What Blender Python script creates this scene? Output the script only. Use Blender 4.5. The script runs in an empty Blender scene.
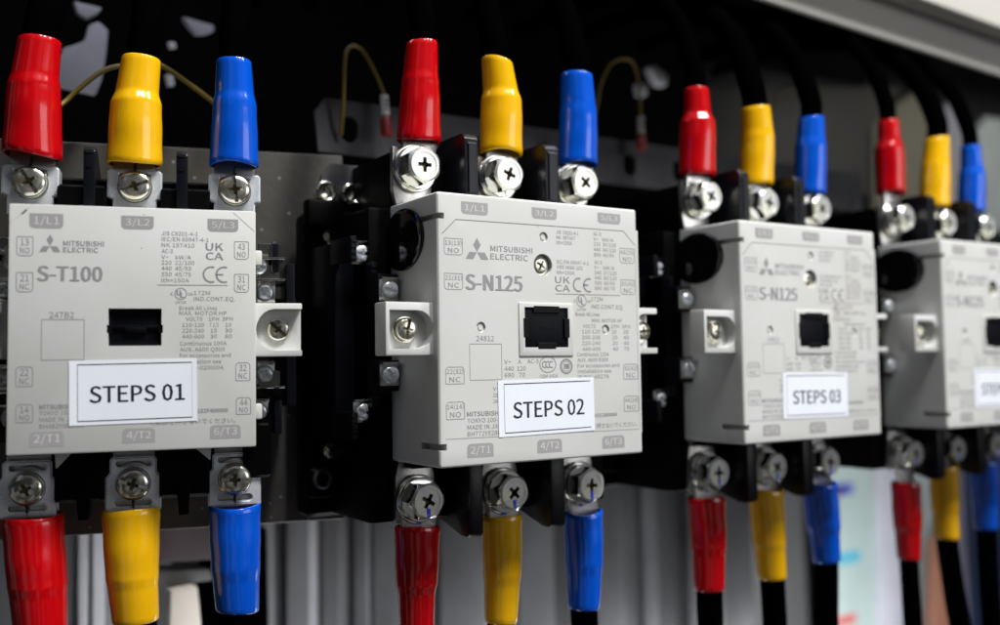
import bpy, bmesh, math, random
from mathutils import Vector, Matrix
random.seed(7)
S = 0.001                                   # everything below is written in millimetres
sc = bpy.context.scene
COL = sc.collection
PI = math.pi

# ------------------------------------------------------------------ materials
def new_mat(name):
    m = bpy.data.materials.new(name); m.use_nodes = True
    nt = m.node_tree
    return m, nt, nt.nodes['Principled BSDF']

def mat(name, col, rough=.5, metal=0., bump=0., bscale=2000., var=0., vscale=60., spec=.5, coat=0., stretch=None, tint=None):
    m, nt, b = new_mat(name)
    b.inputs['Base Color'].default_value = (*col, 1)
    b.inputs['Roughness'].default_value = rough
    b.inputs['Metallic'].default_value = metal
    b.inputs['Specular IOR Level'].default_value = spec
    b.inputs['Coat Weight'].default_value = coat
    b.inputs['Coat Roughness'].default_value = .08
    tc = nt.nodes.new('ShaderNodeTexCoord')
    src = tc.outputs['Object']
    if stretch:
        mp = nt.nodes.new('ShaderNodeMapping'); mp.inputs['Scale'].default_value = stretch
        nt.links.new(src, mp.inputs['Vector']); src = mp.outputs['Vector']
    if bump:
        n = nt.nodes.new('ShaderNodeTexNoise'); n.inputs['Scale'].default_value = bscale; n.inputs['Detail'].default_value = 3
        nt.links.new(src, n.inputs['Vector'])
        bp = nt.nodes.new('ShaderNodeBump'); bp.inputs['Strength'].default_value = bump; bp.inputs['Distance'].default_value = .0003
        nt.links.new(n.outputs['Fac'], bp.inputs['Height']); nt.links.new(bp.outputs['Normal'], b.inputs['Normal'])
    if var:
        n = nt.nodes.new('ShaderNodeTexNoise'); n.inputs['Scale'].default_value = vscale; n.inputs['Detail'].default_value = 5
        nt.links.new(src, n.inputs['Vector'])
        mx = nt.nodes.new('ShaderNodeMix'); mx.data_type = 'RGBA'
        c2 = tint if tint else tuple(c * (1 - var) for c in col)
        mx.inputs[6].default_value = (*col, 1); mx.inputs[7].default_value = (*c2, 1)
        cr = nt.nodes.new('ShaderNodeValToRGB'); cr.color_ramp.elements[0].position = .38; cr.color_ramp.elements[1].position = .68
        nt.links.new(n.outputs['Fac'], cr.inputs['Fac'])
        nt.links.new(cr.outputs['Color'], mx.inputs[0]); nt.links.new(mx.outputs[2], b.inputs['Base Color'])
        mr = nt.nodes.new('ShaderNodeMapRange'); mr.inputs[3].default_value = max(.02, rough * .85); mr.inputs[4].default_value = min(1, rough * 1.25)
        nt.links.new(n.outputs['Fac'], mr.inputs[0]); nt.links.new(mr.outputs[0], b.inputs['Roughness'])
    return m

def specks(m, scale, thr, col):
    nt = m.node_tree; b = nt.nodes['Principled BSDF']; tc = nt.nodes.new('ShaderNodeTexCoord')
    v = nt.nodes.new('ShaderNodeTexVoronoi'); v.inputs['Scale'].default_value = scale; nt.links.new(tc.outputs['Object'], v.inputs['Vector'])
    lt = nt.nodes.new('ShaderNodeMath'); lt.operation = 'LESS_THAN'; lt.inputs[1].default_value = thr; nt.links.new(v.outputs['Distance'], lt.inputs[0])
    sx = nt.nodes.new('ShaderNodeSeparateColor'); nt.links.new(v.outputs['Color'], sx.inputs[0])
    g = nt.nodes.new('ShaderNodeMath'); g.operation = 'GREATER_THAN'; g.inputs[1].default_value = .80; nt.links.new(sx.outputs[0], g.inputs[0])
    ml = nt.nodes.new('ShaderNodeMath'); ml.operation = 'MULTIPLY'; nt.links.new(lt.outputs[0], ml.inputs[0]); nt.links.new(g.outputs[0], ml.inputs[1])
    mx = nt.nodes.new('ShaderNodeMix'); mx.data_type = 'RGBA'; mx.inputs[7].default_value = (*col, 1)
    old = b.inputs['Base Color'].links[0].from_socket if b.inputs['Base Color'].links else None
    if old: nt.links.new(old, mx.inputs[6])
    else: mx.inputs[6].default_value = b.inputs['Base Color'].default_value
    nt.links.new(ml.outputs[0], mx.inputs[0]); nt.links.new(mx.outputs[2], b.inputs['Base Color'])
M = {}
M['beige'] = mat('moulded_beige_plastic', (.60, .605, .59), .46, bump=.12, bscale=2600, var=.08, vscale=22, tint=(.555, .55, .52))
M['beige_side'] = M['beige']
M['print'] = mat('grey_print_ink', (.245, .235, .25), .5)
M['print_big'] = mat('grey_lettering_ink', (.27, .26, .275), .5)
M['boxink'] = mat('grey_terminal_mark_ink', (.33, .32, .325), .5)
M['boxtext'] = mat('pale_terminal_mark_text', (.62, .61, .58), .5)
M['line'] = mat('fine_engraved_line', (.16, .15, .145), .6)
M['paper'] = mat('white_sticker_paper', (.80, .83, .90), .45, var=.03, vscale=90)
M['ink'] = mat('black_sticker_ink', (.012, .013, .03), .5)
M['black'] = mat('black_phenolic_plastic', (.0012, .0012, .0015), .42, bump=.15, bscale=900, spec=.06)
M['blackrib'] = mat('black_glossy_rib_plastic', (.003, .0035, .006), .3, bump=.2, bscale=700, spec=.3)
M['actuator'] = mat('black_actuator_plastic', (.002, .0022, .004), .42, spec=.12)
M['glossblack'] = mat('glossy_black_boss', (.003, .003, .004), .08, spec=.5)
M['steel'] = mat('zinc_plated_steel', (.80, .81, .84), .17, 1., bump=.05, bscale=500, var=.3, vscale=160, tint=(.78, .76, .62))
M['steelface'] = mat('zinc_plated_bolt_face', (.64, .64, .66), .25, .66, bump=.08, bscale=900, var=.3, vscale=120, tint=(.74, .74, .60))
M['recess'] = mat('dark_olive_recess', (.16, .13, .07), .4, .7)  # darker olive on drive recesses, so crosses and slots show
M['clamp'] = mat('bright_zinc_clamp', (.92, .95, 1.), .26, .55, bump=.08, bscale=350, var=.2, vscale=90)
M['tin'] = mat('tinned_copper_lug', (.74, .71, .68), .3, 1., bump=.2, bscale=600, var=.2, vscale=200)
M['screw'] = mat('chromated_screw_steel', (.78, .78, .76), .19, .93, bump=.2, bscale=420, var=.4, vscale=260, tint=(.72, .68, .50))
M['cable'] = mat('black_cable_jacket', (.0006, .0006, .0008), .85, bump=.1, bscale=300, spec=0.)
specks(M['beige'], 150, .05, (.34, .31, .27))
M['bluepen'] = mat('blue_paint_mark', (.01, .06, .85), .4)
M['blackpen'] = mat('black_paint_mark', (.01, .01, .012), .4)
for n, c in (('red', (.47, .001, .004)), ('yellow', (.80, .43, .003)), ('blue', (.001, .080, .56))):
    M[n] = mat(n + '_vinyl', c, .16, bump=.2, bscale=260, var=.1, vscale=150, stretch=(1, 1, .12), coat=.45)
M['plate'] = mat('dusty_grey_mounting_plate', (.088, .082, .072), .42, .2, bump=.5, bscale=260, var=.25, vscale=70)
specks(M['plate'], 230, .15, (.3, .3, .3))  # pale specks paint the plate's blurred sparkle reflections along with dust
M['rail'] = mat('dark_grey_rail_steel', (.035, .035, .042), .5, .2, var=.2, vscale=40)
M['frame'] = mat('light_grey_cabinet_paint', (.50, .48, .44), .45, bump=.2, bscale=400, var=.06, vscale=20)
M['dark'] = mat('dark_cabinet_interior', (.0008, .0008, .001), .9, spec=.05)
M['wire'] = mat('yellow_wire_jacket', (.17, .115, .008), .45)
M['white'] = mat('white_marker_plastic', (.45, .45, .45), .5)
M['ferrule'] = mat('dark_red_boot_plastic', (.16, .004, .006), .4)

# ------------------------------------------------------------------ mesh builder
class MB:
    def __init__(s): s.v = []; s.f = []; s.m = []
    def add(s, vs, fs, mi=0):
        o = len(s.v); s.v += [tuple(v) for v in vs]
        for f in fs: s.f.append(tuple(i + o for i in f)); s.m.append(mi)
        return s
    def bm(s, bm, mi=0, mx=None):
        bm.verts.index_update()
        vs = [(mx @ v.co if mx else v.co.copy()) for v in bm.verts]
        s.add([(v.x, v.y, v.z) for v in vs], [[v.index for v in f.verts] for f in bm.faces], mi); bm.free(); return s
    def box(s, x0, x1, y0, y1, z0, z1, bev=0., seg=2, mi=0, mx=None):
        bm = bmesh.new(); bmesh.ops.create_cube(bm, size=1)
        for v in bm.verts:
            v.co = Vector(((x0 + x1) / 2 + v.co.x * (x1 - x0), (y0 + y1) / 2 + v.co.y * (y1 - y0), (z0 + z1) / 2 + v.co.z * (z1 - z0)))
        if bev: bmesh.ops.bevel(bm, geom=bm.edges[:], offset=bev, segments=seg, affect='EDGES', profile=.6)
        return s.bm(bm, mi, mx)
    def lathe(s, prof, seg=40, axis='y', mi=0, c=(0, 0, 0), mod=None):
        """prof: list of (r, t) swept round the axis; open profile"""
        vs = []; fs = []; n = len(prof)
        for i in range(seg):
            a = 2 * PI * i / seg
            for r, t in prof:
                if mod: r = mod(r, t, a)
                p, q = r * math.cos(a), r * math.sin(a)
                if axis == 'y': vs.append((c[0] + p, c[1] + t, c[2] + q))
                elif axis == 'x': vs.append((c[0] + t, c[1] + p, c[2] + q))
                else: vs.append((c[0] + p, c[1] + q, c[2] + t))
        for i in range(seg):
            j = (i + 1) % seg
            for k in range(n - 1): fs.append((i * n + k, i * n + k + 1, j * n + k + 1, j * n + k))
        return s.add(vs, fs, mi)
    def prism(s, pts, y0, y1, plane='xz', mi=0, bev=0.):
        """2-D outline extruded; plane xz -> along y, yz -> along x, xy -> along z"""
        bm = bmesh.new()
        def P(a, b, t):
            return Vector((a, t, b)) if plane == 'xz' else (Vector((t, a, b)) if plane == 'yz' else Vector((a, b, t)))
        A = [bm.verts.new(P(a, b, y0)) for a, b in pts]; B = [bm.verts.new(P(a, b, y1)) for a, b in pts]
        bm.faces.new(A); bm.faces.new(B[::-1]); n = len(pts)
        for i in range(n): bm.faces.new((A[i], B[i], B[(i + 1) % n], A[(i + 1) % n]))
        bmesh.ops.recalc_face_normals(bm, faces=bm.faces[:])
        if bev: bmesh.ops.bevel(bm, geom=bm.edges[:], offset=bev, segments=2, affect='EDGES', profile=.6, clamp_overlap=True)
        return s.bm(bm, mi)
    def tube(s, path, r, seg=14, mi=0, cap=True):
        P = [Vector(p) for p in path]; n = len(P)
        R = r if isinstance(r, (list, tuple)) else [r] * n
        vs = []; fs = []; up = None
        for i in range(n):
            t = (P[min(i + 1, n - 1)] - P[max(i - 1, 0)]).normalized()
            if up is None:
                up = Vector((0, 1, 0)) if abs(t.y) < .9 else Vector((1, 0, 0))
            a = (up - t * up.dot(t)).normalized(); b = t.cross(a); up = a
            for k in range(seg):
                w = 2 * PI * k / seg; vs.append(tuple(P[i] + (a * math.cos(w) + b * math.sin(w)) * R[i]))
        for i in range(n - 1):
            for k in range(seg):
                l = (k + 1) % seg; fs.append((i * seg + k, i * seg + l, (i + 1) * seg + l, (i + 1) * seg + k))
        if cap: fs.append(tuple(range(seg))[::-1]); fs.append(tuple((n - 1) * seg + k for k in range(seg)))
        return s.add(vs, fs, mi)
    def mesh(s, name, mats, smooth=32):
        me = bpy.data.meshes.new(name)
        me.from_pydata([(x * S, y * S, z * S) for x, y, z in s.v], [], s.f)
        for m in (mats if isinstance(mats, (list, tuple)) else [mats]): me.materials.append(m)
        me.polygons.foreach_set('material_index', s.m)
        bm = bmesh.new(); bm.from_mesh(me); bmesh.ops.recalc_face_normals(bm, faces=bm.faces[:]) if smooth else None
        bm.to_mesh(me); bm.free()
        if smooth:
            me.polygons.foreach_set('use_smooth', [True] * len(me.polygons)); me.set_sharp_from_angle(angle=math.radians(smooth))
        me.update(); return me
    def obj(s, name, mats, parent=None, loc=(0, 0, 0), rot=(0, 0, 0), smooth=32, label=None):
        return link(bpy.data.objects.new(name, s.mesh(name, mats, smooth)), parent, loc, rot, label)

def link(o, parent=None, loc=(0, 0, 0), rot=(0, 0, 0), label=None):
    COL.objects.link(o); o.location = [c * S for c in loc]; o.rotation_euler = rot
    if parent: o.parent = parent
    if label: o['label'] = label
    return o
def thing(name, label, cat, loc=(0, 0, 0), rz=0., group=None):
    o = link(bpy.data.objects.new(name, None), None, loc, (0, 0, rz)); o.empty_display_size = .01
    return tag(o, label, cat, group)
def tag(o, label, cat, group=None, kind=None):
    if label: o['label'] = label
    if cat: o['category'] = cat
    if group: o['group'] = group
    if kind: o['kind'] = kind
    return o
def part(name, me, parent, loc=(0, 0, 0), rot=(0, 0, 0), label=None):
    return link(bpy.data.objects.new(name, me), parent, loc, rot, label)

def boolean(base, cutters, name, mats, smooth=30):
    """base and cutters are MB builders; returns the cut mesh"""
    b = bpy.data.objects.new('tmp_base', base.mesh('tmp', mats, 0)); COL.objects.link(b)
    tmp = [b]
    for c in cutters:
        o = bpy.data.objects.new('tmp_cut', c.mesh('tmpc', mats, 0)); COL.objects.link(o); tmp.append(o)
        bm = bmesh.new(); bm.from_mesh(o.data); bmesh.ops.recalc_face_normals(bm, faces=bm.faces[:]); bm.to_mesh(o.data); bm.free()
        md = b.modifiers.new('cut', 'BOOLEAN'); md.operation = 'DIFFERENCE'; md.solver = 'EXACT'; md.object = o
    bm = bmesh.new(); bm.from_mesh(b.data); bmesh.ops.recalc_face_normals(bm, faces=bm.faces[:]); bm.to_mesh(b.data); bm.free()
    dg = bpy.context.evaluated_depsgraph_get(); dg.update()
    me = bpy.data.meshes.new_from_object(b.evaluated_get(dg)); me.name = name
    for o in tmp: bpy.data.objects.remove(o)
    me.polygons.foreach_set('use_smooth', [True] * len(me.polygons)); me.set_sharp_from_angle(angle=math.radians(smooth))
    return me

# ------------------------------------------------------------------ lettering
_cache = {}
try:                                        # a plain sans that ships inside Blender itself
    FONT = bpy.data.fonts.load(bpy.utils.system_resource('DATAFILES', path='fonts') + '/Noto Sans CJK Regular.woff2')
except Exception:
    FONT = None
def glyphs(body, bold=0., res=2):
    k = (body, bold, res)
    if k in _cache: return _cache[k]
    cu = bpy.data.curves.new('t', 'FONT'); cu.body = body
    if FONT: cu.font = FONT
    cu.resolution_u = res; cu.offset = bold
    o = bpy.data.objects.new('t', cu); COL.objects.link(o)
    dg = bpy.context.evaluated_depsgraph_get(); dg.update()
    me = o.evaluated_get(dg).to_mesh()
    vs = [(v.co.x, v.co.y) for v in me.vertices]; fs = [tuple(p.vertices) for p in me.polygons]
    o.evaluated_get(dg).to_mesh_clear(); bpy.data.objects.remove(o); bpy.data.curves.remove(cu)
    _cache[k] = (vs, fs); return vs, fs
CAP = None
def caph():
    global CAP
    if CAP is None:
        vs, _ = glyphs('H'); CAP = max(v[1] for v in vs)
    return CAP
def text(mb, body, u0, vtop, u1=None, vbot=None, h=None, y=-.06, mi=0, bold=0., squeeze=.86, rot=0., slant=0.):
    """letters fitted to a box (u0..u1, vbot..vtop), or of cap height h; on the face turned to -y"""
    vs, fs = glyphs(body, 0)
    if not vs: return
    x0 = min(v[0] for v in vs); x1 = max(v[0] for v in vs)
    if h is None: z0 = min(v[1] for v in vs); z1 = max(v[1] for v in vs); sy = (vtop - vbot) / (z1 - z0); base = vtop - z1 * sy
    else: sy = h / caph(); base = vtop - h
    sx = (u1 - u0) / (x1 - x0) if u1 is not None else sy * squeeze
    P = [(u0 + (a - x0) * sx + slant * b * sy, base + b * sy) for a, b in vs]
    if rot:
        cx, cz = (u0 + (u1 or u0)) / 2, base; c, s_ = math.cos(rot), math.sin(rot)
        P = [(cx + (a - cx) * c - (b - cz) * s_, cz + (a - cx) * s_ + (b - cz) * c) for a, b in P]
    mb.add([(a, y, b) for a, b in P], fs, mi)
    if bold:
        t = bold * sy * 1.6
        mb.add([(a + t, y - .012, b) for a, b in P], fs, mi); mb.add([(a - t, y - .024, b) for a, b in P], fs, mi)
def poly(mb, pts, y=-.05, mi=0): mb.add([(a, y, b) for a, b in pts], [tuple(range(len(pts)))], mi)
def ring(mb, cx, cz, r0, r1, a0=0., a1=360., y=-.05, mi=0, seg=28, sx=1.):
    vs = []; fs = []
    for i in range(seg + 1):
        a = math.radians(a0 + (a1 - a0) * i / seg)
        vs += [(cx + r0 * sx * math.cos(a), y, cz + r0 * math.sin(a)), (cx + r1 * sx * math.cos(a), y, cz + r1 * math.sin(a))]
    for i in range(seg): fs.append((2 * i, 2 * i + 1, 2 * i + 3, 2 * i + 2))
    mb.add(vs, fs, mi)
def outline_pts(u0, z0, u1, z1, rt, rb, n=6):
    P = []
    for cx, cz, r, a0 in ((u1 - rt, z1 - rt, rt, 0), (u0 + rt, z1 - rt, rt, 90), (u0 + rb, z0 + rb, rb, 180), (u1 - rb, z0 + rb, rb, 270)):
        for i in range(n + 1):
            a = math.radians(a0 + 90 * i / n); P.append((cx + r * math.cos(a), cz + r * math.sin(a)))
            if r < .01: break
    return P
def stroke(mb, pts, w, closed=False, y=-.05, mi=0):
    n = len(pts); P = [Vector(p) for p in pts]; vs = []
    for i in range(n):
        a = P[i - 1] if (i or closed) else P[i]; b = P[(i + 1) % n] if (i < n - 1 or closed) else P[i]
        d = (b - a).normalized(); nn = Vector((-d.y, d.x)) * w / 2
        vs += [(P[i].x + nn.x, y, P[i].y + nn.y), (P[i].x - nn.x, y, P[i].y - nn.y)]
    fs = [(2 * i, 2 * i + 1, (2 * i + 3) % (2 * n), (2 * i + 2) % (2 * n)) for i in range(n if closed else n - 1)]
    mb.add(vs, fs, mi)
def termbox(mb, txt, u0, vt, u1, vb, up):
    rt, rb = (0.005, 1.6) if up else (1.6, .005)
    poly(mb, outline_pts(u0, vb, u1, vt, rt, rb), y=-.045, mi=1)
    text(mb, txt, u0 + (u1 - u0) * .13, vt - .9, u1 - (u1 - u0) * .12, vb + .9, y=-.09, mi=2)
def nobox(mb, a, b, u0, vt, u1, vb, up, hh=1.75):
    rt, rb = (.3, 1.3) if up else (1.3, .3)
    stroke(mb, outline_pts(u0, vb, u1, vt, rt, rb), .26, True)
    w = u1 - u0; inset = .35 if len(a) > 3 else w * .24
    text(mb, a, u0 + inset, vt - .7, u1 - inset, vt - .7 - (vt - vb) * .36)
    text(mb, b, u0 + w * .2, vt - .9 - (vt - vb) * .44, u1 - w * .2, vb + .75)
def diamonds(mb, u0, vt, u1, vb):
    s_ = (u1 - u0) / 3.; k = (vt - vb) / (2.6 * s_); cx = (u0 + u1) / 2; cz = vb + .866 * s_ * k
    L = 1.732 * s_ * .965; o = .035 * s_
    for ang in (90, 210, 330):
        a = math.radians(ang); d = Vector((math.cos(a), math.sin(a))); n = Vector((-d.y, d.x))
        q = [d * o, d * (o + L / 2) + n * (L * .289), d * (o + L), d * (o + L / 2) - n * (L * .289)]
        poly(mb, [(cx + p.x, cz + p.y * k) for p in q], mi=3)
def ce(mb, u0, vt, u1, vb, w=.75):
    r = (vt - vb) / 2; cz = (vt + vb) / 2
    ring(mb, u0 + r, cz, r - w, r, 68, 292); c2 = u1 - r * .62 + r * .25
    ring(mb, c2, cz, r - w, r, 68, 292); mb.add([(c2 - r + .2, -.05, cz + w / 2), (c2 - r + .2, -.05, cz - w / 2), (c2 - .3, -.05, cz - w / 2), (c2 - .3, -.05, cz + w / 2)], [(0, 1, 2, 3)], 0)
def ukca(mb, u0, vt, u1, vb):
    m = (vt + vb) / 2
    text(mb, 'UK', u0, vt, u1, m + .35, bold=.004); text(mb, 'CA', u0, m - .35, u1, vb, bold=.004)
def ulmark(mb, cx, cz, r):
    ring(mb, cx, cz, r - .3, r); text(mb, 'U', cx - r * .62, cz + r * .6, cx - .05, cz - r * .25, bold=.01); text(mb, 'L', cx - .1, cz + r * .25, cx + r * .6, cz - r * .62, bold=.01)
    text(mb, 'c', cx - r - 1.5, cz + .5, cx - r - .4, cz - .6); text(mb, 'us', cx + r + .4, cz + .5, cx + r + 2.1, cz - .6)
    text(mb, 'LISTED', cx - r * .85, cz - r - .45, cx + r * .85, cz - r - 1.45)

def rows(mb, items, h, bold=.0):
    for body, u0, vt, u1 in items: text(mb, body, u0, vt, u1, h=h, bold=bold)

def print_n125():
    mb = MB()
    for t, a in (('1/L1', (9.6, 51.2, 22.1, 46.2)), ('3/L2', (43.6, 51.3, 56.4, 46.7)), ('5/L3', (78.3, 51.6, 91., 47.)) ): termbox(mb, t, *a, True)
    for t, a in (('2/T1', (11., -45.2, 23.2, -50.7)), ('4/T2', (44.5, -45.3, 57, -50.8)), ('6/T3', (78.4, -45.5, 90.7, -50.9))): termbox(mb, t, *a, False)
    for a, b, q, up in (('13(13)', 'NO', (1.7, 36, 10, 29.6), 1), ('21(31)', 'NC', (1.6, 22.1, 9.9, 15.8), 1), ('22(32)', 'NC', (1.7, -14.8, 10, -21.4), 0), ('14(14)', 'NO', (1.8, -28.5, 10, -35.2), 0),
                        ('43(23)', 'NO', (90.3, 36.6, 98.5, 30.1), 1), ('31(41)', 'NC', (90.5, 22.6, 98.6, 16.2), 1), ('32(42)', 'NC', (91, -14.7, 99.2, -21.2), 0), ('44(24)', 'NO', (91, -28.7, 99.2, -35.3), 0)):
        nobox(mb, a, b, *q, up)
    diamonds(mb, 11.3, 37, 22.2, 28.2)
    text(mb, 'MITSUBISHI', 23.1, 34.2, 43.6, 31.9, bold=.004, mi=3); text(mb, 'ELECTRIC', 23.1, 31., 41.2, 28.6, bold=.004, mi=3)
    text(mb, 'S-N125', 11.4, 22.2, 38.2, 15.8, bold=.01, mi=3)
    stroke(mb, [(.7, 37.6), (7.1, 43.7), (47.7, 44), (92.6, 44.3), (99.2, 38.2)], .3, mi=4)
    stroke(mb, [(99.25, 37.6), (99.6, -42.6)], .22, mi=5); stroke(mb, [(1.3, -42.8), (99.4, -43.3)], .3, mi=5)
    h = 1.5
    rows(mb, [('JIS  C8201-4-1', 56, 42.4, 67.7), ('NK  98T407', 56, 40.2, 66), ('Ith=150A', 56, 38, 64.2), ('AC-3', 75.8, 42.9, 80), ('V~   kW/A', 75.8, 40.6, 86.8),
              ('220  30/125', 75.8, 38.4, 88.2), ('440  60/120', 75.8, 36.1, 88.2), ('550  60/90', 75.8, 33.8, 87),
              ('IEC/EN 60947-4-1', 55.9, 29.8, 72.9), ('VDE 0660-102', 55.9, 27.6, 69.6), ('Ith=150A', 55.9, 25.3, 65.2),
              ('AC-3', 76, 30.5, 80.2), ('V~   kW/A', 76, 28.3, 87), ('240  37/125', 76, 26, 88.3), ('440  60/120', 76, 23.8, 88.3), ('500  60/90', 76, 21.5, 87.2), ('690  60/70', 76, 19.2, 87.2)], h)
    ukca(mb, 55, 22.8, 62.6, 16.5); ce(mb, 64.2, 22.7, 74, 16.4); stroke(mb, [(54.9, 15.4), (90, 15.6)], .3)
    ulmark(mb, 68.7, 12.7, 2.7)
    rows(mb, [('172M', 73.9, 14.5, 80.2), ('IND.CONT.EQ.', 73.9, 11.3, 91.8)], 1.75)
    rows(mb, [('Break All Lines', 65.4, 7.8, 78.5), ('MAX. MOTOR HP', 74, 5.2, 90.8), ('VOLTS', 69.2, 2.7, 76), ('1PH  3PH', 84.5, 2.7, 95.3), ('110-120', 68.6, .4, 78.4), ('10', 85, .4, 87.5), ('20', 91.4, .4, 94.3),
              ('200-208', 68.6, -2.1, 78.4), ('20', 85, -2.1, 88), ('40', 91.4, -2.1, 94.4), ('220-240', 68.6, -4.6, 78.4), ('20', 85.2, -4.6, 88.2), ('40', 91.5, -4.6, 94.5),
              ('440-600', 68.7, -7.1, 78.5), ('40', 85.3, -7.1, 88.3), ('75', 91.6, -7.1, 94.5),
              ('Continuous 125A', 65.8, -9.4, 83), ('AUX. A600 R300', 65.9, -11.8, 82.5), ('For accessories and', 65.9, -14.2, 88.7), ('installation see', 66, -16.6, 84.2), ('IB(NA)-68278.', 66, -19, 83.3)], 1.55)
    text(mb, '24812', 15.8, -2.4, 24.2, -4.6)
    stroke(mb, outline_pts(12.7, -20.1, 27.7, -5.7, .2, .2), .22, True)
    rows(mb, [('V~', 28.9, -12.1, 32.4), ('A', 35.6, -12.1, 37.2), ('AC-3', 40.2, -12., 45.8), ('440  120', 29, -14.9, 39.4), ('690   70', 29, -17.5, 39)], 1.7)
    ring(mb, 50.5, -14.3, 3.1, 3.45, sx=1.25)
    for i in range(3): ring(mb, 48.9 + i * 1.75, -14.3, 1.0, 1.5, 60, 300)
    text(mb, 'CQM 142A', 46.3, -18.4, 55.4, -20)
    ring(mb, 60, -15.2, 2.5, 3.3); ring(mb, 60, -15.2, 1.9, 2.1); text(mb, 'TB', 58.7, -14.2, 61.3, -16.2, bold=.02)
    text(mb, 'V~', 23.4, -23, 26, -24.5); text(mb, '220', 23.4, -25.5, 26, -27); text(mb, '240', 23.4, -28, 26, -29.5)
    text(mb, 'MITSUBISHI ELECTRIC', 11.1, -32.5, 40.5, -34.4, bold=.004)
    rows(mb, [('TOKYO 100-8310 JAPAN', 11.2, -35.2, 40), ('MADE IN JAPAN', 11.2, -37.8, 30.5), ('BH772Y928H01', 11.2, -40.4, 30)], 1.75)
    text(mb, '102C800006', 74.3, -35.6, 86.8, -37.1, bold=.004)
    text(mb, '可動部を押さないでください。', 66, -39.8, 98, -42)
    return mb.mesh('printed_marking', [M['print'], M['boxink'], M['boxtext'], M['print_big'], M['line'], M['boxink']], 0)

def print_t100():
    mb = MB()
    for t, a in (('1/L1', (6.9, 42.6, 18.4, 37.1)), ('3/L2', (38.5, 42.7, 50.1, 37.6)), ('5/L3', (69.8, 42.5, 81.3, 37.5))): termbox(mb, t, *a, True)
    for t, a in (('2/T1', (7.7, -37.7, 19.4, -43.3)), ('4/T2', (39.4, -37.6, 50.9, -43)), ('6/T3', (70.8, -37.3, 82.2, -42.6))): termbox(mb, t, *a, False)
    for a, b, q, up in (('13', 'NO', (2.8, 33.8, 8.2, 26.8), 1), ('21', 'NC', (2.8, 20.6, 8.3, 13.5), 1), ('22', 'NC', (3, -14, 8.6, -21.1), 0), ('14', 'NO', (3.2, -27.7, 8.8, -34.2), 0),
                        ('43', 'NO', (79.9, 33.8, 85.2, 26.9), 1), ('31', 'NC', (79.9, 21, 85.2, 14), 1), ('32', 'NC', (80.4, -13.5, 85.7, -20.4), 0), ('44', 'NO', (80.6, -27, 86, -33.4), 0)):
        nobox(mb, a, b, *q, up)
    diamonds(mb, 10.3, 35, 17.6, 28.3)
    text(mb, 'MITSUBISHI', 18.5, 32.7, 32.5, 30.8, bold=.004, mi=3); text(mb, 'ELECTRIC', 18.5, 30.2, 30.5, 28.4, bold=.004, mi=3)
    text(mb, 'S-T100', 9.9, 23.2, 31.9, 17.5, bold=.008, mi=3)
    rows(mb, [('JIS C8201-4-1', 53, 37.1, 66.2), ('IEC/EN 60947-4-1', 53, 34.9, 70.2), ('NK 15T410', 53, 32.6, 65), ('AC-3', 53, 30.3, 57.1), ('V~    kW/A', 53, 28, 63.7),
              ('220  22/100', 53, 25.9, 65), ('440  45/93', 53, 23.7, 63.8), ('550  45/75', 53, 21.4, 63.8), ('Ith=150A', 53, 19.1, 63)], 1.5)
    ukca(mb, 69.2, 33, 75.6, 26.5); ce(mb, 68, 24, 77.2, 17.5, .65); stroke(mb, [(51.5, 16.5), (77.4, 16.6)], .28)
    ulmark(mb, 60, 13.2, 2.3)
    rows(mb, [('172M', 64.8, 14.4, 70.8), ('IND.CONT.EQ.', 64.8, 12.1, 80.1)], 1.55)
    rows(mb, [('Break All Lines', 59.5, 8.5, 73.4), ('MAX. MOTOR HP', 59.5, 6.5, 77), ('VOLTS', 61.9, 4.3, 68), ('1PH  3PH', 70.3, 4.3, 79.3), ('110-120', 60.6, 2, 68.6), ('7 1/2', 70.6, 2, 74), ('10', 76.5, 2, 78.8),
              ('220-240', 60.6, -.2, 68.6), ('15', 71, -.2, 73.4), ('30', 76.3, -.2, 79), ('440-600', 60.6, -2.4, 68.6), ('30', 70.9, -2.4, 73.4), ('60', 76.3, -2.4, 79),
              ('Continuous 100A', 59.7, -5.1, 77), ('AUX. A600 Q300', 59.7, -7.4, 76.3), ('For accessories and', 59.7, -9.7, 78.5), ('installation see', 59.8, -12.1, 75), ('IB(NA)-0200004.', 59.8, -14.4, 76.2)], 1.45)
    text(mb, '247B2', 14, 6.1, 22.4, 3.9)
    stroke(mb, outline_pts(11.4, -11.6, 25.9, 3.3, .2, .2), .22, True)
    text(mb, 'MITSUBISHI ELECTRIC', 11, -27.9, 33, -29.6, bold=.004)
    rows(mb, [('TOKYO 100-8310 JAPAN', 11, -30.2, 33), ('MADE IN JAPAN', 11, -32.6, 26.5), ('BHA82Y961H01', 11, -35, 26)], 1.55)
    text(mb, '102F400000', 66.3, -30.9, 77.5, -32.4, bold=.004)
    text(mb, '可動部を押さないでください。', 48.8, -34.6, 80.2, -36.6)
    stroke(mb, [(.3, 38.6), (7.2, 45.3)], .3, mi=5); stroke(mb, [(79.4, 45.3), (87.5, 38)], .3, mi=5)
    stroke(mb, [(4.3, 42.1), (6., 43.9)], .7, mi=4)
    return mb.mesh('printed_marking', [M['print'], M['boxink'], M['boxtext'], M['print_big'], M['line'], M['beige']], 0)

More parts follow.
